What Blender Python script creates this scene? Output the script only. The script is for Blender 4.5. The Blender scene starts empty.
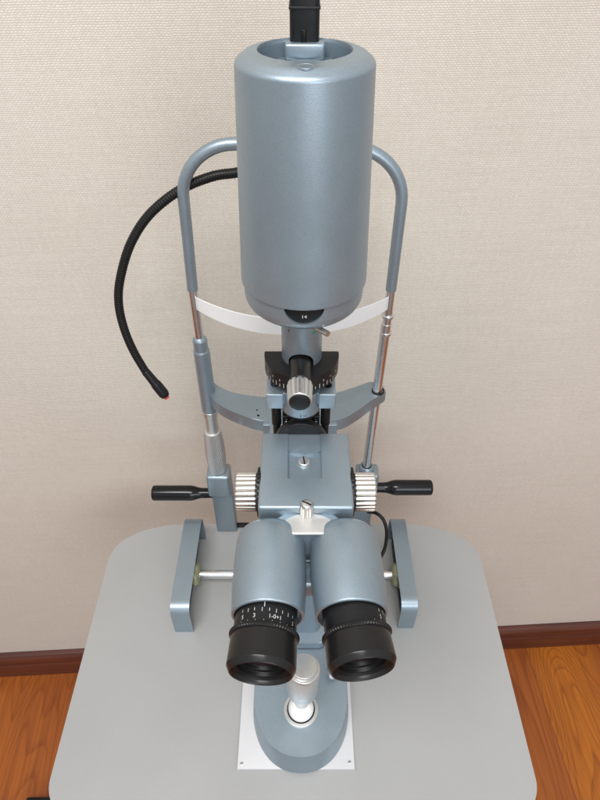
import bpy, bmesh, math, random
from mathutils import Vector, Matrix, Quaternion
random.seed(7)
S = bpy.context.scene
COL = S.collection
PI = math.pi

# ------------------------------------------------------------------ camera model (used to turn measurements into metres)
H, PITCH, F = 0.78, math.radians(43), 600.0          # eye height above the table, tilt down, focal length in photo pixels
TABLE_H = 0.75
_f = Vector((0, math.cos(PITCH), -math.sin(PITCH)))
_u = Vector((0, math.sin(PITCH), math.cos(PITCH)))
def at(px, py, Y=None, Z=None):
    d = _f + Vector(((px-300)/F, 0, 0)) - _u*((py-400)/F)
    k = (Y/d.y) if Y is not None else ((Z-H)/d.z)
    return Vector((0, 0, H)) + d*k

# ------------------------------------------------------------------ node helpers / materials
def new_mat(name):
    m = bpy.data.materials.new(name); m.use_nodes = True
    nt = m.node_tree; b = nt.nodes['Principled BSDF']
    return m, nt, b
def N(nt, t, **kw):
    n = nt.nodes.new(t)
    for k, v in kw.items():
        if k in n.inputs.keys(): n.inputs[k].default_value = v
        else: setattr(n, k, v)
    return n
def L(nt, a, b): nt.links.new(a, b)
def mapping(nt, scale=(1,1,1), rot=(0,0,0), loc=(0,0,0), src='Object'):
    tc = N(nt, 'ShaderNodeTexCoord'); mp = N(nt, 'ShaderNodeMapping')
    mp.inputs['Scale'].default_value = scale; mp.inputs['Rotation'].default_value = rot; mp.inputs['Location'].default_value = loc
    L(nt, tc.outputs[src], mp.inputs['Vector']); return mp.outputs['Vector']
def ramp(nt, fac, stops):
    r = N(nt, 'ShaderNodeValToRGB'); e = r.color_ramp.elements
    while len(e) < len(stops): e.new(0.5)
    for i, (p, c) in enumerate(stops):
        e[i].position = p; e[i].color = (*c, 1) if len(c) == 3 else c
    L(nt, fac, r.inputs['Fac']); return r.outputs['Color']
def mixc(nt, fac, a, b, mode='MIX'):
    m = N(nt, 'ShaderNodeMix', data_type='RGBA', blend_type=mode)
    for sock, v in ((m.inputs[0], fac), (m.inputs[6], a), (m.inputs[7], b)):
        if hasattr(v, 'links'): L(nt, v, sock)
        elif isinstance(v, (int, float)): sock.default_value = v
        else: sock.default_value = (*v, 1)
    return m.outputs[2]
def math_n(nt, op, a, b=None):
    m = N(nt, 'ShaderNodeMath', operation=op)
    for i, v in enumerate((a, b)):
        if v is None: continue
        if hasattr(v, 'links'): L(nt, v, m.inputs[i])
        else: m.inputs[i].default_value = v
    return m.outputs[0]
def bump(nt, b, height, strength, dist):
    bp = N(nt, 'ShaderNodeBump'); bp.inputs['Strength'].default_value = strength; bp.inputs['Distance'].default_value = dist
    L(nt, height, bp.inputs['Height']); L(nt, bp.outputs['Normal'], b.inputs['Normal'])
def noise(nt, vec, scale, detail=3, rough=.5, dist=0):
    n = N(nt, 'ShaderNodeTexNoise'); n.inputs['Scale'].default_value = scale; n.inputs['Detail'].default_value = detail
    n.inputs['Roughness'].default_value = rough; n.inputs['Distortion'].default_value = dist
    L(nt, vec, n.inputs['Vector']); return n.outputs['Fac']

def simple(name, col, metal=0, rough=.5, var=.06, bscale=900, bstr=.05, coat=0, spec=.5, smudge=.12):
    """plain surface with slight tone variation, smudged gloss and a fine grain"""
    m, nt, b = new_mat(name)
    v = mapping(nt)
    n1 = noise(nt, v, 14, 4)
    c2 = tuple(min(1, c*(1+var)) for c in col); c1 = tuple(c*(1-var) for c in col)
    L(nt, ramp(nt, n1, [(.35, c1), (.65, c2)]), b.inputs['Base Color'])
    n2 = noise(nt, v, 32, 5, .6)
    L(nt, ramp(nt, n2, [(.3, (max(0, rough-smudge),)*3), (.7, (min(1, rough+smudge),)*3)]), b.inputs['Roughness'])
    b.inputs['Metallic'].default_value = metal
    b.inputs['Specular IOR Level'].default_value = spec
    if coat: b.inputs['Coat Weight'].default_value = coat; b.inputs['Coat Roughness'].default_value = .12
    if bstr: bump(nt, b, noise(nt, v, bscale, 2), bstr, .0004)
    return m

def paint_mat():
    m, nt, b = new_mat('blue_grey_metallic_paint')
    v = mapping(nt)
    flake = noise(nt, v, 2600, 1)
    big = noise(nt, v, 9, 4, .6)
    c = ramp(nt, flake, [(.3, (.252, .310, .356)), (.7, (.320, .388, .440))])
    c = mixc(nt, 1, c, ramp(nt, big, [(.3, (.94,)*3), (.7, (1.04,)*3)]), 'MULTIPLY')
    c = mixc(nt, 1, c, ramp(nt, noise(nt, v, 75, 3, .7), [(.25, (.93,)*3), (.33, (1,)*3)]), 'MULTIPLY')
    L(nt, c, b.inputs['Base Color'])
    b.inputs['Metallic'].default_value = .72
    r = ramp(nt, noise(nt, v, 40, 5, .65), [(.3, (.35,)*3), (.72, (.46,)*3)])
    L(nt, r, b.inputs['Roughness'])
    b.inputs['Specular IOR Level'].default_value = .45
    bump(nt, b, noise(nt, v, 1500, 2), .10, .0005)
    return m

def brushed(name, col, rough, stretch=(1,1,40), metal=1):
    m, nt, b = new_mat(name)
    v = mapping(nt, scale=stretch)
    n = noise(nt, v, 60, 3)
    L(nt, ramp(nt, n, [(.3, tuple(c*.86 for c in col)), (.7, col)]), b.inputs['Base Color'])
    L(nt, ramp(nt, n, [(.3, (rough*.8,)*3), (.7, (rough*1.25,)*3)]), b.inputs['Roughness'])
    b.inputs['Metallic'].default_value = metal
    bump(nt, b, n, .05, .0004)
    return m

def wall_mat():
    m, nt, b = new_mat('woven_wallpaper')
    v0 = mapping(nt)
    # object x along the wall, object z up  ->  texture x, y
    tc = N(nt, 'ShaderNodeTexCoord'); sep = N(nt, 'ShaderNodeSeparateXYZ'); L(nt, tc.outputs['Object'], sep.inputs[0])
    wob = noise(nt, v0, 90, 2)
    x = math_n(nt, 'ADD', sep.outputs['X'], math_n(nt, 'MULTIPLY', wob, .0040))
    z = math_n(nt, 'ADD', sep.outputs['Z'], math_n(nt, 'MULTIPLY', noise(nt, mapping(nt, scale=(60, 1, 60)), 1, 3), .0022))
    cmb = N(nt, 'ShaderNodeCombineXYZ'); L(nt, x, cmb.inputs[0]); L(nt, z, cmb.inputs[1])
    br = N(nt, 'ShaderNodeTexBrick', offset=.5, offset_frequency=2)
    for k, val in {'Scale': 1, 'Brick Width': .0038, 'Row Height': .0021, 'Mortar Size': .0008, 'Mortar Smooth': 1.0, 'Bias': 0}.items():
        br.inputs[k].default_value = val
    br.inputs['Color1'].default_value = (.595, .548, .487, 1); br.inputs['Color2'].default_value = (.66, .615, .555, 1)
    br.inputs['Mortar'].default_value = (.515, .468, .412, 1)
    L(nt, cmb.outputs[0], br.inputs['Vector'])
    # uneven horizontal yarns
    vy = mapping(nt, scale=(7, 1, 330))
    yarn = noise(nt, vy, 1, 3, .6)
    c = mixc(nt, 1, br.outputs['Color'], ramp(nt, yarn, [(.30, (.96, .955, .95)), (.6, (1.01, 1.01, 1.01))]), 'MULTIPLY')
    vx = mapping(nt, scale=(420, 1, 26))
    c = mixc(nt, 1, c, ramp(nt, noise(nt, vx, 1, 2), [(.3, (.97, .967, .964)), (.62, (1.01,)*3)]), 'MULTIPLY')
    c = mixc(nt, 1, c, ramp(nt, noise(nt, v0, 3.2, 4), [(.3, (.955, .945, .93)), (.7, (1.02, 1.02, 1.02))]), 'MULTIPLY')
    L(nt, c, b.inputs['Base Color'])
    b.inputs['Roughness'].default_value = .85
    b.inputs['Specular IOR Level'].default_value = .25
    h = math_n(nt, 'ADD', math_n(nt, 'SUBTRACT', 1.0, br.outputs['Fac']), math_n(nt, 'MULTIPLY', yarn, .7))
    bump(nt, b, h, .28, .0006)
    return m

def floor_mat():
    m, nt, b = new_mat('varnished_wood_floor')
    v0 = mapping(nt, rot=(0, 0, math.radians(90)))
    br = N(nt, 'ShaderNodeTexBrick', offset=.37, offset_frequency=2)
    for k, val in {'Scale': 1, 'Brick Width': 1.2, 'Row Height': .19, 'Mortar Size': .0006, 'Mortar Smooth': .3, 'Bias': 0}.items():
        br.inputs[k].default_value = val
    br.inputs['Color1'].default_value = (0, 0, 0, 1); br.inputs['Color2'].default_value = (1, 1, 1, 1); br.inputs['Mortar'].default_value = (.5, .5, .5, 1)
    L(nt, v0, br.inputs['Vector'])
    rnd = br.outputs['Color']
    off = N(nt, 'ShaderNodeVectorMath', operation='SCALE'); L(nt, rnd, off.inputs[0]); off.inputs['Scale'].default_value = 7.3
    def shifted(scale):
        v = mapping(nt, scale=scale)
        a = N(nt, 'ShaderNodeVectorMath', operation='ADD'); L(nt, v, a.inputs[0]); L(nt, off.outputs[0], a.inputs[1]); return a.outputs[0]
    fig = noise(nt, shifted((6.5, 1.15, 1)), 1, 2, .45, .35)
    rings = math_n(nt, 'FRACT', math_n(nt, 'MULTIPLY', fig, 30))
    line = ramp(nt, rings, [(0, (1,)*3), (.10, (0,)*3), (.72, (.18,)*3), (1, (1,)*3)])
    fine = noise(nt, shifted((190, 5, 1)), 1, 4, .7)
    tone = noise(nt, shifted((4, .9, 1)), 1, 3)
    base = ramp(nt, tone, [(.32, (.29, .080, .017)), (.52, (.37, .106, .018)), (.68, (.48, .150, .016))])
    base = mixc(nt, math_n(nt, 'MULTIPLY', line, .52), base, (.20, .045, .010))
    base = mixc(nt, 1, base, ramp(nt, fine, [(.3, (.74, .70, .66)), (.62, (1.06, 1.06, 1.06))]), 'MULTIPLY')
    base = mixc(nt, 1, base, ramp(nt, rnd, [(0, (.9, .88, .85)), (1, (1.08, 1.06, 1.0))]), 'MULTIPLY')
    base = mixc(nt, br.outputs['Fac'], base, (.10, .03, .01))
    L(nt, base, b.inputs['Base Color'])
    L(nt, ramp(nt, fine, [(.3, (.42,)*3), (.7, (.30,)*3)]), b.inputs['Roughness'])
    b.inputs['Specular IOR Level'].default_value = .35
    bump(nt, b, math_n(nt, 'SUBTRACT', fine, math_n(nt, 'MULTIPLY', br.outputs['Fac'], 1.5)), .15, .0006)
    return m

def baseboard_mat():
    m, nt, b = new_mat('dark_red_brown_wood')
    f = noise(nt, mapping(nt, scale=(3, 60, 60)), 1, 4, .6)
    L(nt, ramp(nt, f, [(.3, (.055, .014, .008)), (.7, (.125, .034, .018))]), b.inputs['Base Color'])
    b.inputs['Roughness'].default_value = .38
    bump(nt, b, f, .1, .0006)
    return m

def table_mat():
    m, nt, b = new_mat('grey_laminate')
    v = mapping(nt)
    n = noise(nt, v, 5, 5, .6)
    c = ramp(nt, n, [(.3, (.315, .315, .312)), (.7, (.345, .345, .340))])
    sp = noise(nt, v, 1400, 1)
    c = mixc(nt, 1, c, ramp(nt, sp, [(.35, (.975,)*3), (.65, (1.02,)*3)]), 'MULTIPLY')
    L(nt, c, b.inputs['Base Color'])
    L(nt, ramp(nt, noise(nt, v, 11, 6, .75), [(.3, (.32,)*3), (.7, (.46,)*3)]), b.inputs['Roughness'])
    bump(nt, b, noise(nt, v, 600, 2), .06, .0005)
    return m

M = {
 'paint': paint_mat(), 'wall': wall_mat(), 'floor': floor_mat(), 'skirt': baseboard_mat(), 'table': table_mat(),
 'black': simple('black_satin_metal', (.009, .009, .010), 0, .40, .15, spec=.28),
 'gloss': simple('black_glossy_plastic', (.005, .005, .006), 0, .18, .1, bstr=0, smudge=.06, spec=.35),
 'rubber': simple('black_ribbed_sheath', (.007, .007, .007), 0, .42, spec=.25),
 'cup': simple('black_eyepiece_shell', (.010, .0095, .0095), 0, .30, .1, smudge=.08, spec=.32),
 'dark': simple('dark_interior', (.004, .004, .004), 0, .45, spec=.2),
 'chrome': simple('polished_chrome', (.72, .72, .73), 1, .25, .03, bstr=0, smudge=.05),
 'nickel': simple('warm_nickel', (.64, .615, .575), 1, .30, .04, bstr=0, smudge=.05),
 'silver': brushed('brushed_silver', (.66, .65, .64), .34),
 'satin': simple('satin_aluminium', (.60, .60, .59), .85, .36, .04),
 'white': simple('white_plastic', (.78, .78, .77), 0, .4, .02),
 'plate': simple('white_acrylic_sheet', (.53, .53, .54), 0, .35, .02),
 'strap': simple('white_forehead_band', (.72, .72, .72), 0, .5, .02, smudge=.1),
 'grease': simple('yellow_greased_gear', (.30, .30, .17), .2, .45, .3, bscale=300, bstr=.3),
 'mark': simple('white_engraving', (.52, .52, .50), 0, .6, .02, bstr=0),
 'green': simple('green_dot_paint', (.02, .25, .09), 0, .5, .02, bstr=0),
 'red': simple('red_lamp_lens', (.62, .09, .05), 0, .25, .05, bstr=0),
 'pale': simple('pale_grey_aluminium', (.55, .54, .52), .5, .42, .03),
 'edge': simple('pale_table_edge_band', (.62, .60, .55), 0, .4, .03),
}
gl, nt, b = new_mat('coated_lens_glass')
b.inputs['Base Color'].default_value = (.02, .008, .012, 1); b.inputs['Roughness'].default_value = .03
b.inputs['Coat Weight'].default_value = .6; b.inputs['Coat Tint'].default_value = (.8, .4, .5, 1)
M['lens'] = gl

# ------------------------------------------------------------------ mesh helpers
def fil(pts, r=.002, n=4, closed=False):
    """round the inner corners of a polyline; r may be a dict index->radius"""
    out = []; m = len(pts)
    for i, p in enumerate(pts):
        ri = r.get(i, 0) if isinstance(r, dict) else r
        if (not closed and i in (0, m-1)) or ri <= 0: out.append(tuple(p)); continue
        p = Vector(p); a = Vector(pts[i-1]); c = Vector(pts[(i+1) % m])
        da, dc = a-p, c-p
        if da.length < 1e-9 or dc.length < 1e-9: out.append(tuple(p)); continue
        k = min(ri, da.length*.48, dc.length*.48)
        A = p+da.normalized()*k; Cc = p+dc.normalized()*k
        for j in range(n+1):
            t = j/n
            out.append(tuple((1-t)**2*A + 2*t*(1-t)*p + t*t*Cc))
    return out

def lathe(bm, prof, o=(0,0,0), axis=(0,0,1), n=64, mod=None, M0=None):
    o = Vector(o); q = Vector((0,0,1)).rotation_difference(Vector(axis).normalized())
    prof = [tuple(p) for p in prof]
    rings = []
    for (r, t) in prof:
        if r < 1e-6: rings.append([bm.verts.new(o + q @ Vector((0, 0, t)))]); continue
        ring = []
        for k in range(n):
            a = 2*PI*k/n; rr = r + (mod(a, r, t) if mod else 0)
            ring.append(bm.verts.new(o + q @ Vector((rr*math.cos(a), rr*math.sin(a), t))))
        rings.append(ring)
    for A, B in zip(rings, rings[1:]):
        for k in range(n):
            k2 = (k+1) % n
            if len(A) == 1 and len(B) == 1: break
            if len(A) == 1: bm.faces.new((A[0], B[k2], B[k]))
            elif len(B) == 1: bm.faces.new((A[k], A[k2], B[0]))
            else: bm.faces.new((A[k], A[k2], B[k2], B[k]))
    return bm
def solid(r, t0, t1, f=.0012):       # bevelled solid cylinder profile
    return fil([(0, t0), (r, t0), (r, t1), (0, t1)], f)

def box(bm, c, s, bev=.001, seg=3, rot=None):
    r = bmesh.ops.create_cube(bm, size=1)
    vs = r['verts']
    for v in vs: v.co = Vector((v.co.x*s[0], v.co.y*s[1], v.co.z*s[2]))
    if bev > 0:
        es = list({e for v in vs for e in v.link_edges})
        rr = bmesh.ops.bevel(bm, geom=es, offset=bev, segments=seg, profile=.5, affect='EDGES')
        vs = list({v for f in rr['faces'] for v in f.verts} | {v for v in vs if v.is_valid})
    vs = [v for v in vs if v.is_valid]
    allv = set(vs); st = list(vs)
    while st:
        v = st.pop()
        for e in v.link_edges:
            w = e.other_vert(v)
            if w not in allv: allv.add(w); st.append(w)
    for v in allv:
        p = v.co.copy()
        if rot: p = rot @ p
        v.co = p + Vector(c)
    return bm
def box2(bm, lo, hi, bev=.001, seg=3):
    lo, hi = Vector(lo), Vector(hi)
    return box(bm, (lo+hi)/2, hi-lo, bev, seg)

def smooth_path(pts, step):
    pts = [Vector(p) for p in pts]; out = []
    P = [2*pts[0]-pts[1]] + pts + [2*pts[-1]-pts[-2]]
    for i in range(1, len(P)-2):
        n = max(1, int((P[i+1]-P[i]).length/step))
        for k in range(n):
            t = k/n
            out.append(.5*((2*P[i]) + (P[i+1]-P[i-1])*t + (2*P[i-1]-5*P[i]+4*P[i+1]-P[i+2])*t*t + (-P[i-1]+3*P[i]-3*P[i+1]+P[i+2])*t**3))
    out.append(pts[-1]); return out
def tube(bm, pts, r, n=20, cap=True):
    """r: number or function(fraction, index)"""
    pts = [Vector(p) for p in pts]; m = len(pts); rings = []
    T = [(pts[min(i+1, m-1)]-pts[max(i-1, 0)]).normalized() for i in range(m)]
    x = T[0].orthogonal().normalized()
    for i in range(m):
        x = (x - T[i]*x.dot(T[i])).normalized(); y = T[i].cross(x)
        rr = r(i/(m-1), i) if callable(r) else r
        rings.append([bm.verts.new(pts[i] + (x*math.cos(2*PI*k/n)+y*math.sin(2*PI*k/n))*rr) for k in range(n)])
    for A, B in zip(rings, rings[1:]):
        for k in range(n): bm.faces.new((A[k], A[(k+1) % n], B[(k+1) % n], B[k]))
    if cap: bm.faces.new(rings[0][::-1]); bm.faces.new(rings[-1])
    return bm

def prism(bm, outline, z0, z1, bev=0, seg=4, both=False, top_scale=1.0, centre=None):
    """outline in xy extruded from z0 to z1, rim rounded"""
    bot = [bm.verts.new((p[0], p[1], z0)) for p in outline]
    if centre is None: centre = (sum(p[0] for p in outline)/len(outline), sum(p[1] for p in outline)/len(outline))
    tops = [bm.verts.new((centre[0]+(p[0]-centre[0])*top_scale, centre[1]+(p[1]-centre[1])*top_scale, z1)) for p in outline]
    n = len(outline)
    fb = bm.faces.new(bot[::-1]); ft = bm.faces.new(tops)
    for k in range(n): bm.faces.new((bot[k], bot[(k+1) % n], tops[(k+1) % n], tops[k]))
    if bev > 0:
        es = list(ft.edges) + (list(fb.edges) if both else [])
        bmesh.ops.bevel(bm, geom=es, offset=bev, segments=seg, profile=.5, affect='EDGES')
    return bm

WORLD = {}
def obj(name, bm, mat, parent=None, sharp=35, label=None):
    bmesh.ops.recalc_face_normals(bm, faces=bm.faces[:])
    me = bpy.data.meshes.new(name)
    cs = [v.co for v in bm.verts]
    lo = Vector((min(c[i] for c in cs) for i in range(3))); hi = Vector((max(c[i] for c in cs) for i in range(3)))
    o_ = Vector(((lo.x+hi.x)/2, (lo.y+hi.y)/2, lo.z))
    bmesh.ops.translate(bm, verts=bm.verts[:], vec=-o_)
    bm.to_mesh(me); bm.free()
    for p in me.polygons: p.use_smooth = True
    me.set_sharp_from_angle(angle=math.radians(sharp))
    me.materials.append(M[mat] if isinstance(mat, str) else mat)
    o = bpy.data.objects.new(name, me); COL.objects.link(o)
    base = Vector((0,0,0))
    if parent: o.parent = parent; base = WORLD[parent.name]
    o.location = o_ - base; WORLD[o.name] = o_
    if label: o['label'] = label
    return o
def thing(name, loc, label, cat, group=None):
    o = bpy.data.objects.new(name, None); COL.objects.link(o); o.empty_display_size = .03
    o.location = loc; WORLD[o.name] = Vector(loc); o['label'] = label; o['category'] = cat
    if group: o['group'] = group
    return o
def B(): return bmesh.new()
def cut(o, cutter_bm, sharp=35):
    """boolean difference, applied"""
    w = WORLD[o.name]
    bmesh.ops.recalc_face_normals(cutter_bm, faces=cutter_bm.faces[:])
    bmesh.ops.translate(cutter_bm, verts=cutter_bm.verts[:], vec=-w)
    me = bpy.data.meshes.new('cutter'); cutter_bm.to_mesh(me); cutter_bm.free()
    c = bpy.data.objects.new('cutter', me); COL.objects.link(c)
    par, loc = o.parent, o.location.copy(); o.parent = None; o.location = (0,0,0)
    md = o.modifiers.new('b', 'BOOLEAN'); md.operation = 'DIFFERENCE'; md.object = c; md.solver = 'EXACT'
    bpy.context.view_layer.update()
    ev = o.evaluated_get(bpy.context.evaluated_depsgraph_get())
    nm = bpy.data.meshes.new_from_object(ev); o.modifiers.clear(); old = o.data; nm.name = old.name+'_cut'; o.data = nm
    bpy.data.objects.remove(c, do_unlink=True); bpy.data.meshes.remove(me); bpy.data.meshes.remove(old)
    for p in nm.polygons: p.use_smooth = True
    nm.set_sharp_from_angle(angle=math.radians(sharp))
    o.parent = par; o.location = loc

def text_verts(s, size):
    cu = bpy.data.curves.new('t', 'FONT'); cu.body = s; cu.size = size; cu.align_x = 'CENTER'; cu.resolution_u = 4
    o = bpy.data.objects.new('t', cu); COL.objects.link(o); bpy.context.view_layer.update()
    me = bpy.data.meshes.new_from_object(o.evaluated_get(bpy.context.evaluated_depsgraph_get()))
    vs = [v.co.copy() for v in me.vertices]; fs = [list(p.vertices) for p in me.polygons]
    bpy.data.objects.remove(o, do_unlink=True); bpy.data.curves.remove(cu); bpy.data.meshes.remove(me)
    return vs, fs
def wrap_marks(bm, marks, O, ax, up, r, ang0=0):
    """marks laid round a drum: ('t', text, angle deg, v, size) or ('l', angle, v0, v1, width); ax = drum axis (text's up), up = direction of angle 0"""
    O, ax, up = Vector(O), Vector(ax).normalized(), Vector(up); up = (up-ax*up.dot(ax)).normalized(); side = ax.cross(up)
    def P(u, v, extra=0):
        th = u/r; return O + (side*math.sin(th) + up*math.cos(th))*(r+extra) + ax*v
    for mk in marks:
        if mk[0] == 't':
            vs, fs = text_verts(mk[1], mk[4]); u0 = math.radians(mk[2]+ang0)*r
            V = [bm.verts.new(P(u0+c.x, mk[3]+c.y)) for c in vs]
            for f in fs: bm.faces.new([V[i] for i in f])
        else:
            u0 = math.radians(mk[1]+ang0)*r; w = mk[4]/2
            V = [bm.verts.new(P(u0+a, v)) for a, v in ((-w, mk[2]), (w, mk[2]), (w, mk[3]), (-w, mk[3]))]
            bm.faces.new(V)
    return bm

# ------------------------------------------------------------------ the setting
wl, wr = at(0, 675, Z=-TABLE_H), at(600, 642, Z=-TABLE_H)
wdir = (wr-wl).normalized(); yaw = math.atan2(wdir.y, wdir.x)
wmid = (wl+wr)/2
def setting(name, bm, mat, loc, rz):
    bmesh.ops.recalc_face_normals(bm, faces=bm.faces[:])
    me = bpy.data.meshes.new(name); bm.to_mesh(me); bm.free(); me.materials.append(M[mat])
    for p in me.polygons: p.use_smooth = True
    me.set_sharp_from_angle(angle=math.radians(30))
    o = bpy.data.objects.new(name, me); COL.objects.link(o); o.location = loc; o.rotation_euler = (0, 0, rz); o['kind'] = 'structure'
    return o
setting('floor', box2(B(), (-2.2, -1.55, -.05), (2.2, .012, 0), 0), 'floor', wmid, yaw)
setting('wall', box2(B(), (-2.2, .012, -.05), (2.2, .10, 2.6), 0), 'wall', wmid, yaw)
bm = B()     # moulded skirting: profile in (y, z) run along x
prof = [(.0119, 0), (-.006, 0), (-.006, .052), (-.003, .058), (-.003, .066), (-.006, .070), (-.004, .084), (.002, .094), (.0119, .096)]
prof = fil(prof, .002, 3)
A = [bm.verts.new((-2.2, y, z)) for y, z in prof]; Bv = [bm.verts.new((2.2, y, z)) for y, z in prof]
for i in range(len(prof)-1): bm.faces.new((A[i], A[i+1], Bv[i+1], Bv[i]))
bm.faces.new(A); bm.faces.new(Bv[::-1])
setting('skirting_board', bm, 'skirt', wmid, yaw)

# ------------------------------------------------------------------ table
TX0, TX1, TYB, TYF = -.284, .268, .553, .135
tb = thing('table', (-.008, .37, -TABLE_H), 'grey laminate table with wide rounded corners under the slit lamp', 'table')
def rrect(x0, x1, y0, y1, rf, rb, n=14):
    out = []
    for cx, cy, r, a0 in ((x1-rb, y1-rb, rb, 0), (x0+rb, y1-rb, rb, 90), (x0+rf, y0+rf, rf, 180), (x1-rf, y0+rf, rf, 270)):
        for k in range(n+1):
            a = math.radians(a0+90*k/n); out.append((cx+r*math.cos(a), cy+r*math.sin(a)))
    return out
def corner_super(x0, x1, y0, y1, rf, n=18):
    out = []
    ex, ey = .125, .068                    # back corners: wide shallow curve
    for k in range(n+1):
        a = math.radians(90*k/n); out.append((x1-ex+ex*math.cos(a)**.86, y1-ey+ey*math.sin(a)**.86))
    for k in range(n+1):
        a = math.radians(90*k/n); out.append((x0+ex-ex*math.sin(a)**.86, y1-ey+ey*math.cos(a)**.86))
    for cx, a0 in ((x0+rf, 180), (x1-rf, 270)):
        for k in range(n+1):
            a = math.radians(a0+90*k/n); out.append((cx+rf*math.cos(a), y0+rf+rf*math.sin(a)))
    return out
to = corner_super(TX0, TX1, .168, TYB, .038)
obj('tabletop', prism(B(), to, -.024, 0, .0015, 3, both=True), 'table', tb)
tx = -.008
obj('column', prism(B(), [(tx+.05*math.cos(a), .40+.035*math.sin(a)) for a in [2*PI*k/40 for k in range(40)]], -.68, -.0245), 'satin', tb)
bm = B(); box2(bm, (tx-.20, .34, -.032), (tx+.20, .46, -.0245), .001); obj('mounting_plate', bm, 'black', tb)
for sx in (-1, 1):
    bm = B(); box2(bm, (tx+sx*.20-.03, .16 if sx > 0 else .16, -TABLE_H+.02), (tx+sx*.20+.03, .60, -TABLE_H+.055), .008)
    obj('foot', bm, 'black', tb)
bm = B(); box2(bm, (tx-.2, .36, -TABLE_H+.03), (tx+.2, .44, -TABLE_H+.08), .006); obj('crossbar', bm, 'black', tb)
for sx in (-1, 1):
    for yy in (.19, .57):
        obj('caster', lathe(B(), solid(.02, 0, .0198, .003), (tx+sx*.2, yy, -TABLE_H), n=24), 'rubber', tb)
# ------------------------------------------------------------------ dark floor box at the lower left (its top corner shows)
pb = at(25, 799, Z=-TABLE_H+.04)
fp = thing('foot_pedal', (-.47, .29, -TABLE_H), 'low black block on the wood floor, mostly out of view at lower left', 'foot pedal')
p0, p1 = at(26, 798.5, Z=-TABLE_H+.04), at(56, 795, Z=-TABLE_H+.04)
bm = B(); box2(bm, (p0.x-.0, p0.y-.14, -TABLE_H), (p0.x+.13, (p0.y+p1.y)/2, -TABLE_H+.04), .004); obj('housing', bm, 'black', fp)

# ------------------------------------------------------------------ white sliding plate
sp = thing('slide_plate', (0, .33, 0), 'thin white square-cornered sheet with small screws between table and instrument base', 'plate')
q0, q1 = at(237, 769, Z=.004), at(355, 769, Z=.004)
bm = B(); prism(bm, [(q0.x, q0.y), (q1.x, q0.y), (q1.x, .47), (q0.x, .47)], .0005, .004, .0006, 2); obj('sheet', bm, 'plate', sp)
for px, py in ((241.5, 763.5), (349.5, 762)):
    c = at(px, py, Z=.004)
    s = obj('screw', lathe(B(), fil([(0, .0035), (.0021, .0035), (.0019, .0043), (0, .0044)], .0004), (c.x, c.y, 0), n=24), 'satin', sp)
    bm = B(); box(bm, (c.x, c.y, .0044), (.0030, .0006, .0003), 0, rot=Matrix.Rotation(.6, 3, 'Z')); obj('slot', bm, 'dark', s)

# ------------------------------------------------------------------ rail covers
def rail_cover(name, sgn, label):
    # top-face corners measured on the photo
    if sgn < 0: xo, xi = at(170, 603, Z=.060).x, at(189, 603, Z=.060).x
    else:       xi, xo = at(402.5, 606, Z=.060).x, at(419, 606, Z=.060).x
    y0, y1, zt, w = (.378 if sgn < 0 else .3835), .527, .058, .0026
    t = thing(name, ((xo+xi)/2, (y0+y1)/2, 0), label, 'cover', 'covers over the slide rails')
    bm = B()
    outer = fil([(y0, .0006), (y0, zt), (y1, zt), (y1, .0006)], .016, 8)
    inner = fil([(y0+w, .0006), (y0+w, zt-w), (y1-w, zt-w), (y1-w, .0006)], .0145, 8)
    x0, x1 = min(xo, xi), max(xo, xi)
    n = len(outer)
    O0 = [bm.verts.new((x0, y, z)) for y, z in outer]; O1 = [bm.verts.new((x1, y, z)) for y, z in outer]
    I0 = [bm.verts.new((x0, y, z)) for y, z in inner]; I1 = [bm.verts.new((x1, y, z)) for y, z in inner]
    for i in range(n-1):
        bm.faces.new((O0[i], O0[i+1], O1[i+1], O1[i])); bm.faces.new((I0[i], I1[i], I1[i+1], I0[i+1]))
        bm.faces.new((O0[i], I0[i], I0[i+1], O0[i+1])); bm.faces.new((O1[i], O1[i+1], I1[i+1], I1[i]))
    for i in (0, n-1): bm.faces.new((O0[i], O1[i], I1[i], I0[i]))
    obj('shell', bm, 'paint', t)
    bm = B()   # closed outer cheek just inside the shell
    xa = xo - sgn*.0030
    V = [bm.verts.new((xo - sgn*.0004, y, z)) for y, z in inner]; W = [bm.verts.new((xa, y, z)) for y, z in inner]
    bm.faces.new(V); bm.faces.new(W[::-1]); 
    for i in range(n): bm.faces.new((V[i], V[(i+1) % n], W[(i+1) % n], W[i]))
    obj('side_panel', bm, 'paint', t)
    bm = B(); box2(bm, (min(xa-sgn*.012, xa), y0+.01, .0006), (max(xa-sgn*.012, xa), y1-.01, .012), .0005)
    obj('rack', bm, 'black', t)
    t['xi'] = xi
    return t, xa
rc1, xaL = rail_cover('rail_cover', -1, 'hollow blue grey metal rail cover at the left end of the chrome axle')
rc2, xaR = rail_cover('rail_cover', 1, 'hollow blue grey metal rail cover at the right end of the axle, near black cable')

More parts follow.
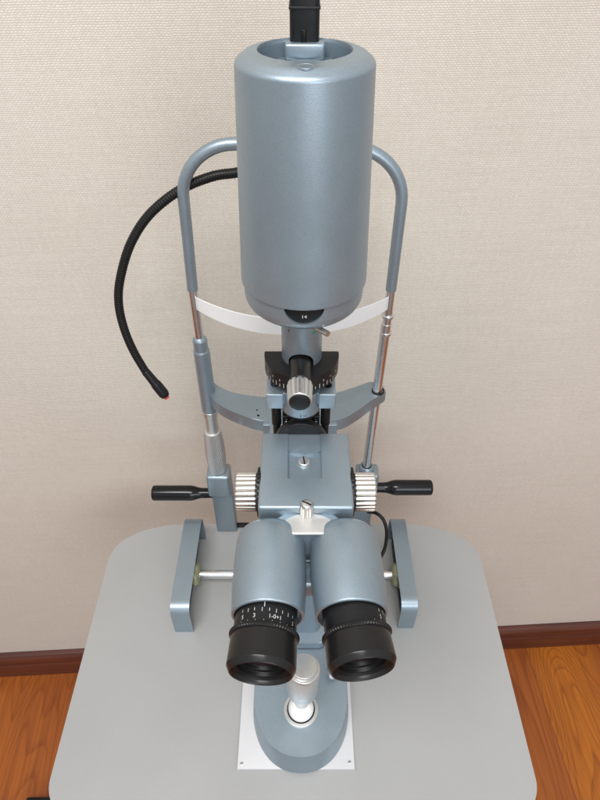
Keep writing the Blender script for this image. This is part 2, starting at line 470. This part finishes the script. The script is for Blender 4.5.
# ------------------------------------------------------------------ headrest frame
HY = .545
XL, XR, ZT = -.1138, .0965, .583
hr = thing('headrest_frame', ((XL+XR)/2, HY, 0), 'blue grey and chrome headrest frame with white forehead band standing behind the microscope', 'headrest')
bm = B(); R_ = .052; pts = [Vector((XL, HY, .4315))]
pts += [Vector((XL+dx, HY, z)) for dx, z in ((.0010, .46), (.0022, .49), (.0036, ZT-R_))]
XT = XL+.0036
for k in range(1, 13):
    a = PI - PI/2*k/12; pts.append(Vector((XT+R_+R_*math.cos(a), HY, ZT-R_+R_*math.sin(a))))
pts += [Vector((0, HY, ZT-.001))]
for k in range(0, 13):
    a = PI/2 - PI/2*k/12; pts.append(Vector((XR-R_+R_*math.cos(a), HY, ZT-R_-.003+R_*math.sin(a))))
pts += [Vector((XR, HY, .49)), Vector((XR, HY, .4315))]
obj('upper_bow', tube(bm, pts, .0057, 24), 'paint', hr)
obj('chrome_post', tube(B(), [(XL, HY, .434), (XL, HY, .36)], .0050, 24), 'chrome', hr)
obj('chrome_post', tube(B(), [(XR, HY, .434), (XR, HY, .385)], .0048, 24), 'chrome', hr)
obj('chrome_post', tube(B(), [(XR-.0006, HY, .388), (XR-.0045, HY, .128)], .0058, 24), 'chrome', hr)
for z in (.3985, .3755):
    obj('collar', lathe(B(), solid(.0067, -.0018, .0018, .0008), (XR, HY, z), n=32), 'chrome', hr)
# left sleeve
obj('sleeve', lathe(B(), fil([(0, .256), (.0098, .256), (.0094, .350), (.0082, .352), (.0082, .366), (.006, .3695), (0, .3695)], .0012), (XL, HY, 0), n=40), 'paint', hr)
# chin bracket: plan outline measured at its top face
ZB = .287
front = [at(*p, Z=ZB) for p in ((201, 378), (203.5, 385), (209, 394), (215, 401), (223, 407), (236, 413), (250, 418), (262, 421), (300, 424), (338, 420), (356, 411.5), (370, 401.5), (386, 391))]
rear = [at(*p, Z=ZB) for p in ((381, 381.5), (370, 381.5), (352, 388), (330, 394), (300, 397), (270, 397), (250, 395.5), (236, 393), (225, 389.5), (215, 383.5), (209, 375), (205, 368))]
fs = smooth_path(front, .004); rs = smooth_path(rear[1:], .004)
ol = [(p.x, p.y) for p in fs] + [(rear[0].x, rear[0].y)] + [(p.x, p.y) for p in rs]
br = obj('chin_bracket', prism(B(), ol, ZB-.017, ZB, .0012, 3, both=True), 'paint', hr, sharp=50)
a, c = at(263, 422, Z=ZB), at(337, 422, Z=ZB)
bm = B(); box2(bm, (a.x, a.y-.004, ZB-.0185), (c.x, a.y+.012, ZB-.0012), .0008); cb = obj('slot_block', bm, 'paint', br)
cut(cb, box2(B(), (a.x+.014, a.y-.01, ZB-.014), (c.x-.014, a.y+.007, ZB+.003), 0))
bm = B(); box2(bm, (a.x+.0142, a.y+.001, ZB-.0138), (c.x-.0142, a.y+.0068, ZB-.006), .0004); obj('slide', bm, 'black', br)
for i, xx in enumerate((-.016, -.007, .012, .019)):
    bm = B(); lathe(bm, solid(.0018, 0, .004, .0004), (xx, a.y-.0005, ZB-.010), (0, -1, 0), n=16); obj('rivet', bm, 'chrome', br)
for px, py, r in ((257, 410, .0011), (258.3, 415.5, .0016)):
    c = at(px, py, Z=ZB); obj('screw_hole', lathe(B(), solid(r, -.002, .0002, .0001), (c.x, c.y, ZB), n=20), 'dark', br)
c = at(375.5, 388.5, Z=ZB)
obj('grommet', lathe(B(), fil([(.0060, -.001), (.0078, -.001), (.0078, .0012), (.0060, .0012)], .0003), (XR-.001, HY, ZB), n=32), 'black', hr)
# left height knob
kn = [at(0, p, Y=HY).z for p in (412, 430, 437, 466, 471)]
obj('knob_neck', lathe(B(), fil([(0, kn[1]-.004), (.0082, kn[1]-.004), (.0082, kn[0]-.006), (.0098, kn[0]-.004), (.0098, .2558), (0, .2558)], .0008), (XL, HY, 0), n=40), 'satin', hr)
def knurl(a, r, t): return .00035*math.cos(34*a + t*420)
bm = B(); pr = [(0, kn[4]+.002), (.0085, kn[4]+.002)]
zb, zt_ = kn[4]+.002, kn[1]-.001
for k in range(111):
    t = k/110; r = .0095+.0036*math.sin(PI*min(1, .12+t*.80))**.9
    pr.append((r, zb+(zt_-zb)*t))
pr += [(.0086, zt_+.001), (0, zt_+.001)]
obj('height_knob', lathe(bm, pr, (XL-.0005, HY, 0), n=204, mod=lambda a, r, t: knurl(a, r, t) if r > .0098 else 0), 'satin', hr)
# left foot bracket
zl = at(0, 478, Y=HY-.015).z
xl0, xl1 = XL-.0160, XL+.0160
obj('knob_seat', lathe(B(), solid(.0098, zl-.012, kn[4]+.004, .001), (XL-.0003, HY, 0), n=40), 'paint', hr)
bm = B(); box2(bm, (xl0, HY-.015, zl-.044), (xl1, HY+.013, zl), .004, 4); hb = obj('handle_block', bm, 'paint', hr)
cut(hb, lathe(B(), [(0, zl-.008), (.0112, zl-.008), (.0112, zl+.02), (0, zl+.02)], (XL-.0003, HY-.0005, 0), n=48), 30)
bm = B(); box2(bm, (XL-.0135, HY-.007, .0005), (XL+.0165, HY+.010, zl-.040), .002); obj('lower_leg', bm, 'paint', hr)
# right foot bracket
zr = at(0, 467, Y=HY).z
obj('post_socket', lathe(B(), fil([(.0055, zr-.02), (.0105, zr-.02), (.0105, zr), (.0085, zr+.004), (.0066, zr+.004), (.0066, zr-.004), (.0055, zr-.004)], .001), (XR-.0042, HY, 0), n=40), 'paint', hr)
bm = B(); box2(bm, (XR-.018, HY-.012, zr-.052), (XR+.013, HY+.013, zr-.006), .004, 4); obj('handle_block', bm, 'paint', hr)
bm = B(); box2(bm, (XR-.018, HY-.007, .0005), (XR+.010, HY+.010, zr-.046), .002); obj('lower_leg', bm, 'paint', hr)
bm = B(); box2(bm, (XL-.012, HY+.0005, .0005), (XR+.012, HY+.007, .0055), .0008); obj('foot_bar', bm, 'black', hr)
# handles
def handle(x0, x1, z):
    s = 1 if x1 > x0 else -1; Ln = abs(x1-x0)
    pr = fil([(0, -.004), (.0072, -.004), (.0076, .016), (.0112, .026), (.0112, Ln), (0, Ln)], {2: .01, 3: .01, 4: .004}, 6)
    obj('grip', lathe(B(), pr, (x0, HY, z), (s, 0, 0), n=40), 'gloss', hr)
hl0, hl1 = at(209, 493, Y=HY), at(152.5, 493.5, Y=HY)
handle(xl0, hl1.x, hl0.z)
hr0, hr1 = at(377, 487.5, Y=HY), at(432, 487.5, Y=HY)
handle(XR+.012, hr1.x, hr0.z)
# forehead band (a thin curved sheet with thickness)
bm = B(); n = 40; ring = []
for k in range(n+1):
    t = -1+2*k/n; x = (XL+XR)/2 + t*(XR-XL)/2*.985
    y = HY-.004-.046*(1-abs(t)**2.2); hh = .0195-.004*abs(t)**3
    ring.append([bm.verts.new(p) for p in ((x, y, .4095), (x, y+.0016, .4095), (x, y+.0016, .4095+hh), (x, y, .4095+hh))])
for A, C in zip(ring, ring[1:]):
    for j in range(4): bm.faces.new((A[j], A[(j+1) % 4], C[(j+1) % 4], C[j]))
bm.faces.new(ring[0]); bm.faces.new(ring[-1][::-1])
obj('forehead_band', bm, 'strap', hr, sharp=50)
# gooseneck fixation light
gp = [at(300, 150, Y=.556), at(272, 163, Y=.558), at(240, 172, Y=.556), at(212, 176.5, Y=.553), at(180, 190, Y=.548), at(150, 214, Y=.542), at(131, 243, Y=.536), at(121, 275, Y=.530),
      at(118.5, 300, Y=.525), at(123, 325, Y=.520), at(133, 350, Y=.515), at(147, 374, Y=.510)]
path = smooth_path(gp, .0009)
fx = obj('fixation_light', tube(B(), path, lambda f, i: .0047+(.00026 if i % 3 == 0 else -.00012) - .0003*f, 16), 'rubber', hr, sharp=60)
e0, e1 = at(146, 372, Y=.510), at(166, 396.5, Y=.504)
ax = (e1-e0); Ln = ax.length
obj('lamp_head', lathe(B(), fil([(0, -.002), (.0046, -.002), (.0052, Ln*.42), (.0060, Ln*.50), (.0061, Ln*.88), (.0046, Ln), (0, Ln)], .0012), e0, ax, n=28), 'black', fx)
obj('lamp_lens', lathe(B(), fil([(0, Ln-.001), (.0034, Ln-.001), (.0030, Ln+.0026), (0, Ln+.0034)], .0006), e0, ax, n=20), 'red', fx)
bm = B(); box(bm, (.003, HY+.004, ZT-.002), (.03, .026, .022), .003); obj('cable_clamp', bm, 'black', hr)

# ------------------------------------------------------------------ slit lamp
sl = thing('slit_lamp', (0, .34, .004), 'blue grey slit lamp microscope with black eyepieces and tall lamp housing on the table', 'slit lamp')
def base_outline(a, b, ymid, yback, n=40, e=.92):
    out = [(a, yback), (-a, yback)]
    for k in range(n+1):
        t = PI*k/n
        c, s = math.cos(t), math.sin(t)
        out.append((-math.copysign(abs(c)**e, c)*a, ymid - s**e*b))
    return out
bx = .001
bs = obj('base', prism(B(), [(x+bx, y) for x, y in base_outline(.0580, .0745, .284, .470)], .0046, .0375, .005, 5, top_scale=.95, centre=(bx, .345)), 'paint', sl, sharp=50)
bm = B(); prism(bm, [(x+bx-.004, y) for x, y in rrect(-.046, .036, .338, .462, .010, .004, 6)], .0395, .052, .002, 3); obj('base_step', bm, 'paint', bs)
bm = B(); prism(bm, [(x, y) for x, y in rrect(-.030, .026, .352, .44, .010, .010, 6)], .052, .352, .002, 3); obj('column', bm, 'paint', sl)
# joystick
JX, JY = at(301, 708, Z=.042).x, at(301, 708, Z=.042).y
js = obj('joystick', lathe(B(), fil([(0, .004), (.008, .004), (.010, .018), (.0172, .030), (.0178, .075), (.0176, .079), (0, .079)], {2: .003, 3: .006, 4: .001, 5: .0012}, 6), (JX+.0005, JY+.001, .052), (.03, .10, 1), n=64), 'satin', sl)
obj('socket_ring', lathe(B(), fil([(.0160, .0370), (.0200, .0370), (.0200, .0395), (.0160, .0395), (.0160, .0370)], .0006), (JX, JY, 0), n=56), 'satin', js)
obj('socket', lathe(B(), solid(.0170, .0376, .0392, .0001), (JX, JY, 0), n=40), 'dark', js)
bm = B(); pr = [(0.0148*math.cos(t), .0420+.0148*math.sin(t)) for t in [math.radians(d) for d in range(-14, 91, 6)]]
pr[-1] = (0, pr[-1][1]); pr = [(0, pr[0][1])]+pr; obj('ball', lathe(bm, pr, (JX, JY, 0), n=48), 'white', js)
obj('cap', lathe(B(), fil([(0, .0785), (.0150, .0785), (.0146, .0835), (0, .0838)], .0008), (JX+.0005, JY+.001, .052), (.03, .10, 1), n=48), 'satin', js)
lk = at(329.5, 668, Z=.045)
obj('lock_screw', lathe(B(), solid(.0055, 0, .012, .0008), (lk.x+.001, lk.y, .044), (.25, -.8, .3), n=40, mod=lambda a, r, t: .0003*math.cos(14*a) if r > .005 else 0), 'chrome', bs)
# axle and gear wheels
axc = at(300, 574.5, Z=.030)
obj('axle', tube(B(), [(xaL+.006, axc.y, .030), (xaR-.006, axc.y, .030)], .0060, 28), 'chrome', sl)
for xg, s in ((xaL+.007, 1), (xaR-.007, -1)):
    bm = B(); lathe(bm, solid(.0175, 0, .006, .0006), (xg, axc.y, .030), (s, 0, 0), n=96, mod=lambda a, r, t: .0010*(1 if math.cos(24*a) > 0 else -1) if r > .016 else 0)
    gw = obj('gear_wheel', bm, 'grease', sl)
    xi_ = (rc1 if s > 0 else rc2)['xi']
    obj('greased_hub', lathe(B(), fil([(0, 0), (.0125, 0), (.0165, .004), (.0150, .0085), (.0075, .0105), (0, .0105)], .002), (xi_-s*.0065, axc.y, .030), (s, 0, 0), n=60, mod=lambda a, r, t: .0010*math.sin(3*a+1)+.0006*math.sin(7*a) if r > .01 else 0), 'grease', gw)

# microscope body
BX, BZ = .0045, .412
y_f, y_b = .2755, .354
bd = obj('microscope_body', box2(B(), (BX-.0365, y_f, .350), (BX+.0365, y_b, BZ), .0022, 4), 'paint', sl)
g0, g1 = at(287.5, 470, Z=BZ).x, at(322, 470, Z=BZ).x
gy = at(300, 478.5, Z=BZ).y
cut(bd, box2(B(), (g0, gy, BZ-.0014), (g1, y_b+.02, BZ+.02), .0006, 2))
bm = B(); cy = at(300, 451.5, Z=BZ-.002).y
arc = [(g1-.0006, gy+.0006), (g1-.0006, cy)] + [(g1-.0006-(g1-g0-.0012)*k/16, cy-.0030+.0030*((k-8)/8)**2*1.0) for k in range(1, 16)] + [(g0+.0006, cy), (g0+.0006, gy+.0006)]
cut(bd, prism(B(), arc, BZ-.0038, BZ+.01))
sc = at(304, 461.5, Z=BZ-.002)
s_ = obj('slotted_screw', lathe(B(), fil([(0, BZ-.006), (.0050, BZ-.006), (.0050, BZ-.0016), (.0044, BZ-.0009), (0, BZ-.0007)], .0005), (sc.x, sc.y, 0), n=36), 'satin', bd)
bm = B(); box(bm, (sc.x, sc.y, BZ-.0007), (.0010, .0086, .0006), 0, rot=Matrix.Rotation(.12, 3, 'Z')); obj('slot', bm, 'dark', s_)
tp = (BX-.0000, .2745)
tx_ = at(306.5, 505, Z=.41).x
t_ = obj('thumb_screw', lathe(B(), fil([(0, -.008), (.0044, -.008), (.0049, -.006), (.0047, .006), (.0034, .0080), (0, .0082)], .0005), (tx_, tp[1]+.0006, .4115), (0, -.12, 1), n=84, mod=lambda a, r, t: .00035*math.cos(14*a) if r > .004 else 0), 'nickel', bd)
bm = B(); box(bm, (tx_, tp[1]-.0004, .4197), (.0075, .0009, .0007), 0, rot=Matrix.Rotation(-.5, 3, 'Z')); obj('slot', bm, 'dark', t_)
# objective hood behind the body
obj('objective_hood', lathe(B(), fil([(0, 0), (.0222, 0), (.0222, .006), (.0195, .010), (.0170, .010), (.0170, .004), (0, .004)], .0008), (BX-.0035, y_b-.001, .401), (0, 1, 0), n=64), 'black', bd)
# magnification knobs
kz, ky = .392, at(300, 492, Z=.392).y
for s in (-1, 1):
    xf = BX+s*.0365
    obj('knob_flange', lathe(B(), solid(.0200, -.001, .0022, .0008), (xf, ky, kz), (s, 0, 0), n=72, mod=lambda a, r, t: .0003*math.cos(36*a) if r > .019 else 0), 'black', bd)
    def rib(a, r, t):
        return -.0009*(abs(math.cos(13*a))**.7) if (r > .0145 and t < .0200) else (-.0006*(abs(math.cos(13*a))**.7) if r > .0145 else 0)
    obj('magnification_knob', lathe(B(), fil([(0, .0024), (.0148, .0024), (.0158, .0034), (.0158, .0186), (.0150, .0198), (.0120, .0200), (0, .0200)], .0006), (xf, ky, kz), (s, 0, 0), n=312, mod=rib), 'nickel', bd)
# binocular mount
cx_, cyy = .0062, .252
obj('binocular_mount', lathe(B(), fil([(0, .365), (.0335, .365), (.0335, .4034), (0, .4034)], .0016), (cx_, cyy-.003, 0), n=80), 'paint', bd)
bm = B(); ou = [(cx_+.0285*math.cos(t), cyy-.0048+.0285*math.sin(t)) for t in [math.radians(21+138*k/30) for k in range(31)]]
prism(bm, ou, .4030, .4044, .0005, 2); obj('mount_plate', bm, 'pale', bd)
bm = B(); box2(bm, (cx_-.009, .236, .350), (cx_+.009, .2580, .368), .003); obj('prism_housing', bm, 'paint', bd)
cut(bpy.data.objects['binocular_mount'], box2(B(), (-.06, .15, .3), (.08, .2600, .5), 0))

# eyepiece tubes
def eyepiece_tube(a, t, off, e, rot, label):
    a, t, e = Vector(a), Vector(t), Vector(e); ax = (t-a).normalized(); Lt = (t-a).length
    r0 = .0272
    pr = fil([(0, 0), (.0256, 0), (r0, .026), (.0270, Lt*.72), (.0258, Lt), (.0238, Lt+.0005), (.0238, Lt-.004), (0, Lt-.004)], {1: .013, 2: .01, 3: .004, 4: .0010, 5: .0006}, 6)
    tb_ = obj('eyepiece_tube', lathe(B(), pr, a, ax, n=96), 'paint', sl, label=label)
    # the eyepiece proper sits a little off the tube's axis and toes outward
    p0 = t + Vector((off, 0, 0)); ax = (e-p0).normalized(); a = p0-ax*Lt; tot = Lt+(e-p0).length
    # diopter ring
    rb = .0218
    obj('diopter_ring', lathe(B(), fil([(0, Lt-.006), (rb, Lt-.006), (rb, Lt+.0135), (0, Lt+.0135)], .0006), a, ax, n=80), 'black', tb_)
    def lip(al, r, t): return .0003*math.cos(70*al) if r > .0236 else 0
    obj('grip_ring', lathe(B(), fil([(0, Lt+.0122), (.0222, Lt+.0122), (.0241, Lt+.0134), (.0241, Lt+.0152), (.0230, Lt+.0163), (0, Lt+.0163)], .0007), a, ax, n=420, mod=lip), 'cup', tb_)
    c0 = Lt+.0160
    pr = fil([(.0170, c0), (.0229, c0), (.0234, tot-.0042), (.0214, tot-.0004), (.0206, tot), (.0197, tot-.0014), (.0190, tot-.0030)], {1: .001, 2: .0005, 3: .0004, 4: .0003, 5: .0005}, 4)
    obj('eyecup', lathe(B(), pr, a, ax, n=96), 'cup', tb_)
    pr = fil([(.0192, tot-.0028), (.0172, tot-.0046), (.0165, tot-.0046), (.0160, tot-.0075), (.0138, tot-.0078), (.0132, tot-.0105), (.0110, tot-.0106)], .0004, 3)
    obj('inner_ring', lathe(B(), pr, a, ax, n=96), 'dark', tb_)
    pr = [(0.0136*math.sin(t)/math.sin(.5), tot-.0105+.0136*(math.cos(t)-math.cos(.5))*.8) for t in [.5*k/12 for k in range(13)]][::-1]
    pr[-1] = (0, pr[-1][1])
    obj('lens', lathe(B(), pr, a, ax, n=64), 'lens', tb_)
    # scale, wrapped round the diopter ring
    O = a+ax*(Lt)
    bk = -ax; up = Vector((0, -.30, .95))
    mk = []
    for i, d in enumerate((-44, -31, -18.5, -4.5, 8.5, 21, 33, 46, 59)):
        mk.append(('l', d, -.0053-(.0006 if i % 2 else 0), -.0032, .00038))
    mk.append(('l', -1, -.0026, .0006, .0005))
    for s_, d in (('5', -42.5), ('3', -18), ('1-0+1', 20), ('3', 60)):
        mk.append(('t', s_, d, -.0100, .0040))
    for d in range(-60, 64, 15): mk.append(('l', d, -.0118, -.0114, .0004))
    bm = wrap_marks(B(), mk, O, bk, up, rb+.00010, rot)
    obj('diopter_scale', bm, 'mark', tb_)
zE = .382
eL0, eL1 = at(272, 538, Z=zE), at(260.5, 667, Z=zE)
eR0, eR1 = at(343.5, 538, Z=zE), at(363, 663, Z=zE)
eL0.y = .274; eR0.y = .274; eL0.x -= .0004; eR0.x -= .0006
eL0.z = eR0.z = .3842
eyepiece_tube(eL0, (-.0225, .2045, .3812), -.0012, (eL1.x, .1652, zE-.003), 0, 'tube whose scale shows upright between the numbers 5 and 1')
eyepiece_tube(eR0, (.0362, .2050, .3812), .0014, (eR1.x, .1680, zE-.003), 92, 'tube whose scale is turned to its right side')
# black cable beside the right tube
cp = [at(368, 512, Y=.33), at(376, 513, Y=.325), at(383, 519, Y=.32), at(386.5, 530, Y=.315), at(386, 543, Y=.31), at(382.5, 554, Y=.30), at(374, 566, Y=.31), at(350, 590, Y=.34)]
obj('cable', tube(B(), smooth_path(cp, .003), .0016, 14), 'rubber', sl)

# ------------------------------------------------------------------ illumination unit
LX, LY = .0028, .380
# clamp block and rods
cb_x = at(301, 397, Z=.44).x
zc0, zc1 = .4365, .4515
ill = obj('illumination_arm', lathe(B(), solid(.0170, .4285, .4517, .001), (cb_x, .371, 0), n=56), 'paint', sl)
bm = B(); box2(bm, (cb_x-.0200, .361, zc0+.001), (cb_x+.0200, .380, zc1-.0008), .001); obj('clamp_bar', bm, 'paint', ill)
for s in (-1, 1):
    bm = B(); box2(bm, (cb_x+s*.0215-.0070, .3585, zc0-.001), (cb_x+s*.0215+.0070, .380, zc1), .0008); obj('clamp_block', bm, 'paint', ill)
obj('rod', lathe(B(), solid(.0033, zc1-.002, .474, .0004), (cb_x-.0218, .371, 0), n=24), 'black', ill)
obj('rod_hole', lathe(B(), solid(.0034, zc1-.004, zc1+.0002, .0001), (cb_x+.0222, .370, 0), n=24), 'dark', ill)
for s in (-1, 1):
    obj('rod', lathe(B(), fil([(0, .34), (.0033, .34), (.0033, .404), (.0042, .407), (.0042, zc0), (0, zc0)], .0004), (cb_x+s*.0212, .371, 0), n=24), 'black', ill)
obj('pivot_ring', lathe(B(), solid(.0150, .4240, .4286, .0008), (cb_x, .371, 0), n=48), 'black', ill)
obj('mirror_stem', lathe(B(), solid(.0042, .385, .4156, .0004), (cb_x, .372, 0), n=24), 'black', ill)
bm = B(); box2(bm, (cb_x-.012, .372, .360), (cb_x+.012, .39, .392), .001); obj('mirror_housing', bm, 'black', ill)
for s in (-1, 1):
    bm = B(); box2(bm, (cb_x+s*.0125-.0035, .366, .404), (cb_x+s*.0125+.0035, .378, .4195), .0006); br_ = ill; obj('mirror_bracket', bm, 'black', ill)
    bm = B(); lathe(bm, solid(.0016, 0, .0024, .0003), (cb_x+s*.0125, .3662, .4130), (0, -1, .25), n=20); obj('bracket_screw', bm, 'chrome', br_)
bm = B(); box(bm, (cb_x, .396, .376), (.018, .002, .030), .0003, rot=Matrix.Rotation(math.radians(-45), 3, 'X')); obj('mirror', bm, 'chrome', ill)
bm = B()
wrap_marks(bm, [('t', '5 10', 0, 0, .0032)], (cb_x, .371, .4305), (0, 0, 1), (0, -1, 0), .0171, 6)
obj('angle_numbers', bm, 'dark', ill)
# arm linking the illumination unit back to the column
bm = B(); box2(bm, (cb_x-.014, .392, .29), (cb_x+.014, .412, .430), .002); obj('support_arm', bm, 'paint', ill)
bm = B(); box2(bm, (cb_x-.014, .376, .4385), (cb_x+.014, .412, .4495), .002); obj('support_bridge', bm, 'paint', ill)
bm = B(); box2(bm, (cb_x-.02, .35, .285), (cb_x+.02, .412, .305), .002); obj('swing_arm', bm, 'paint', ill)
# half-round angle scale
bm = B(); dr = .0302; dy = .3815; ol = []
for k in range(49):
    a = PI + PI*k/48; ol.append((cb_x+.0005+dr*math.cos(a), dy+dr*math.sin(a)))
ol += [(cb_x+.0005+dr, dy+.004), (cb_x+.0005-dr, dy+.004)]
prism(bm, ol, .4615, .4755, .0010, 3); ds = obj('angle_scale', bm, 'black', ill, sharp=40)
mk = []
for d in range(-84, 85, 7): mk.append(('l', d, .0, (.0044 if d % 14 == 0 else .0030), .00045))
for d in range(-77, 78, 14):
    if abs(d) > 25: mk.append(('t', str(abs(d)//7 % 10), d, .0056, .0028))
obj('scale_marks', wrap_marks(B(), mk, (cb_x+.0005, dy, .4622), (0, 0, 1), (0, -1, 0), dr+.0001), 'mark', ds)
# neck with a slot for the knob shaft
zn0 = .4550
nk = obj('neck', lathe(B(), fil([(0, zn0), (.0163, zn0), (.0158, .5235), (0, .5235)], .0012), (cb_x+.0006, LY, 0), n=72), 'paint', ill)
bm = B(); lathe(bm, [(0, 0), (.0098, 0), (.0098, .03), (0, .03)], (cb_x, LY-.004, .4790), (0, -1, 0), n=48); cut(nk, bm)
bm = B(); box2(bm, (cb_x-.0098, LY-.034, .44), (cb_x+.0098, LY-.004, .4790), 0); cut(nk, bm)
sh = obj('slit_knob', lathe(B(), fil([(0, .0365), (.0094, .0365), (.0100, .0385), (.0090, .0545), (.0084, .0555), (0, .0555)], .0009), (cb_x-.001, LY, .4770), (0, -1, -.03), n=216,
    mod=lambda a, r, t: -.0009*(abs(math.sin(6*a))**8) if r > .0088 else 0), 'satin', ill)
obj('shaft', lathe(B(), solid(.0086, .002, .0380, .0006), (cb_x-.0004, LY, .4778), (0, -1, 0), n=40), 'cup', sh)
obj('end_cap', lathe(B(), fil([(0, .0550), (.0082, .0550), (.0080, .0566), (.0050, .0574), (0, .0576)], .0006), (cb_x-.001, LY, .4770), (0, -1, -.03), n=40), 'black', sh)
obj('filter_wheel_rim', lathe(B(), solid(.0172, .5232, .5275, .0005), (LX, LY-.001, 0), n=56), 'black', ill)
# lever pin
a0, a1 = at(312, 325, Y=.352), at(328, 334, Y=.340)
obj('lever', tube(B(), [a0, a1], .0022, 18), 'nickel', ill)
gd = at(314, 334.5, Y=LY-.0163)
bm = B(); wrap_marks(bm, [('l', 38, .0, .0018, .0022), ('t', 'v', 30, -.0002, .004)], (cb_x+.0006, LY, gd.z-.0015), (0, 0, 1), (0, -1, 0), .0161); obj('green_mark', bm, 'green', nk)
bm = B(); wrap_marks(bm, [('l', -38, .0, .0020, .0006)], (cb_x+.0006, LY, gd.z), (0, 0, 1), (0, -1, 0), .0161); obj('dark_mark', bm, 'dark', nk)

# lamp housing
ZS = .5495
R1, R0 = .0403, .0452
zt = .6935
hs = obj('lamp_housing', lathe(B(), fil([(0, ZS), (R0, ZS), (R0, ZS+.002), (R1, zt-.0052), (R1-.0010, zt-.0036), (R1-.0058, zt), (0, zt)], {1: .0004, 3: .0030, 4: .0022, 5: .0022}, 6), (LX, LY, 0), n=128), 'paint', sl)
bm = B(); lathe(bm, fil([(0, zt-.0100), (.0264, zt-.0100), (.0268, zt-.0010), (.0282, zt+.001), (.0282, zt+.02), (0, zt+.02)], {2: .0012}, 4), (LX, LY+.0062, 0), n=96); cut(hs, bm, 30)
bm = B(); box2(bm, (LX-.0118, LY+.0200, zt-.0098), (LX+.0118, LY+.0355, zt-.0008), .0015); obj('socket_block', bm, 'paint', hs)
bm = B(); lathe(bm, solid(.0165, zt-.0099, zt-.0085, .0006), (LX, LY+.003, 0), n=48, mod=None); obj('inner_cap', bm, 'paint', hs)
for s in (-1, 1):
    bm = B(); lathe(bm, solid(.0030, zt-.0099, zt-.0062, .0006), (LX+s*.0185, LY+.010, 0), n=24); obj('vent_screw', bm, 'black', hs)
bt = at(303.5, 67, Z=zt)
obj('top_screw', lathe(B(), fil([(0, -.001), (.0054, -.001), (.0054, .0003), (.0046, .0003), (.0036, -.0007), (0, -.0008)], .0002), (LX, bt.y+.0016, zt), n=36), 'paint', hs)
# lower cap, with a half-moon window to the black drum
cp_ = obj('lower_cap', lathe(B(), fil([(0, .5265), (.0350, .5265), (.0434, .5335), (.0436, ZS-.0004), (0, ZS-.0004)], {1: .005, 2: .007, 3: .0006}, 8), (LX, LY, 0), n=128), 'paint', hs)
bm = B(); lathe(bm, [(0, 0), (.0138, 0), (.0138, .020), (0, .020)], (LX, LY-.034, ZS+.0005), (0, -1, 0), n=56); cut(cp_, bm)
obj('aperture_dial', lathe(B(), solid(.0412, .5345, ZS-.0008, .0012), (LX, LY, 0), n=96), 'black', hs)
bm = B(); wrap_marks(bm, [('t', '14', 0, 0, .0040)], (LX, LY, .5405), (0, 0, 1), (0, -1, 0), .0413); obj('dial_number', bm, 'mark', hs)
# power plug and cable rising behind the housing
pxx = at(304.5, 30, Y=.413).x
bm = B(); box2(bm, (pxx-.0088, .404, zt-.004), (pxx+.0088, .421, .745), .0035, 4); pl = obj('power_plug', bm, 'black', hs)
zb_ = at(300, 8, Y=.404).z
bm = B(); box2(bm, (pxx-.0092, .4035, zb_-.0008), (pxx+.0092, .4215, zb_+.0008), .0005); obj('plug_band', bm, 'black', pl)
zb_ = at(300, 38, Y=.404).z
bm = B(); box2(bm, (pxx-.0022, .4034, zb_-.004), (pxx+.0012, .406, zb_+.0045), .0008); obj('plug_slot', bm, 'dark', pl)
cpt = [(pxx, .413, .742), (pxx, .416, .775), (pxx, .44, .79), (pxx, .475, .77), (pxx, .50, .70), (pxx, .53, .62), (pxx, .546, .585)]
obj('power_cable', tube(B(), smooth_path(cpt, .004), .0034, 14), 'rubber', sl)

# ------------------------------------------------------------------ light
w = bpy.data.worlds.new("World"); S.world = w; w.use_nodes = True
nt = w.node_tree; bg = nt.nodes['Background']
tc = N(nt, 'ShaderNodeTexCoord'); sep = N(nt, 'ShaderNodeSeparateXYZ'); L(nt, tc.outputs['Generated'], sep.inputs[0])
c = ramp(nt, math_n(nt, 'ADD', math_n(nt, 'MULTIPLY', sep.outputs['Z'], .5), .5), [(.15, (.22, .20, .19)), (.45, (.58, .57, .56)), (.80, (.93, .96, 1.0))])
L(nt, c, bg.inputs['Color']); bg.inputs['Strength'].default_value = .82
def area(name, loc, target, sx, sy, power, col):
    l = bpy.data.lights.new(name, 'AREA'); l.shape = 'RECTANGLE'; l.size = sx; l.size_y = sy; l.energy = power; l.color = col
    o = bpy.data.objects.new(name, l); COL.objects.link(o); o.location = loc
    o.rotation_euler = (Vector(target)-Vector(loc)).to_track_quat('-Z', 'Y').to_euler(); return o
area('ceiling_lamp', (-.26, -.46, 1.95), (0, .40, .1), 1.1, .5, 31, (1, .98, .95))
area('front_fill_light', (.6, -1.8, 1.0), (0, .4, .2), 1.2, 1.2, 20, (.93, .96, 1))  # added cool fill from behind the camera for upright surfaces, no window there

# ------------------------------------------------------------------ camera
cam = bpy.data.cameras.new('camera'); co = bpy.data.objects.new('camera', cam); COL.objects.link(co)
co.location = (0, 0, H); co.rotation_euler = (PI/2-PITCH, 0, 0)
cam.sensor_fit = 'HORIZONTAL'; cam.sensor_width = 36; cam.lens = 36*F/600; cam.clip_start = .01; cam.clip_end = 50
S.camera = co
S.view_settings.view_transform = 'Standard'; S.view_settings.look = 'None'; S.view_settings.gamma = 1; S.view_settings.exposure = 0.04
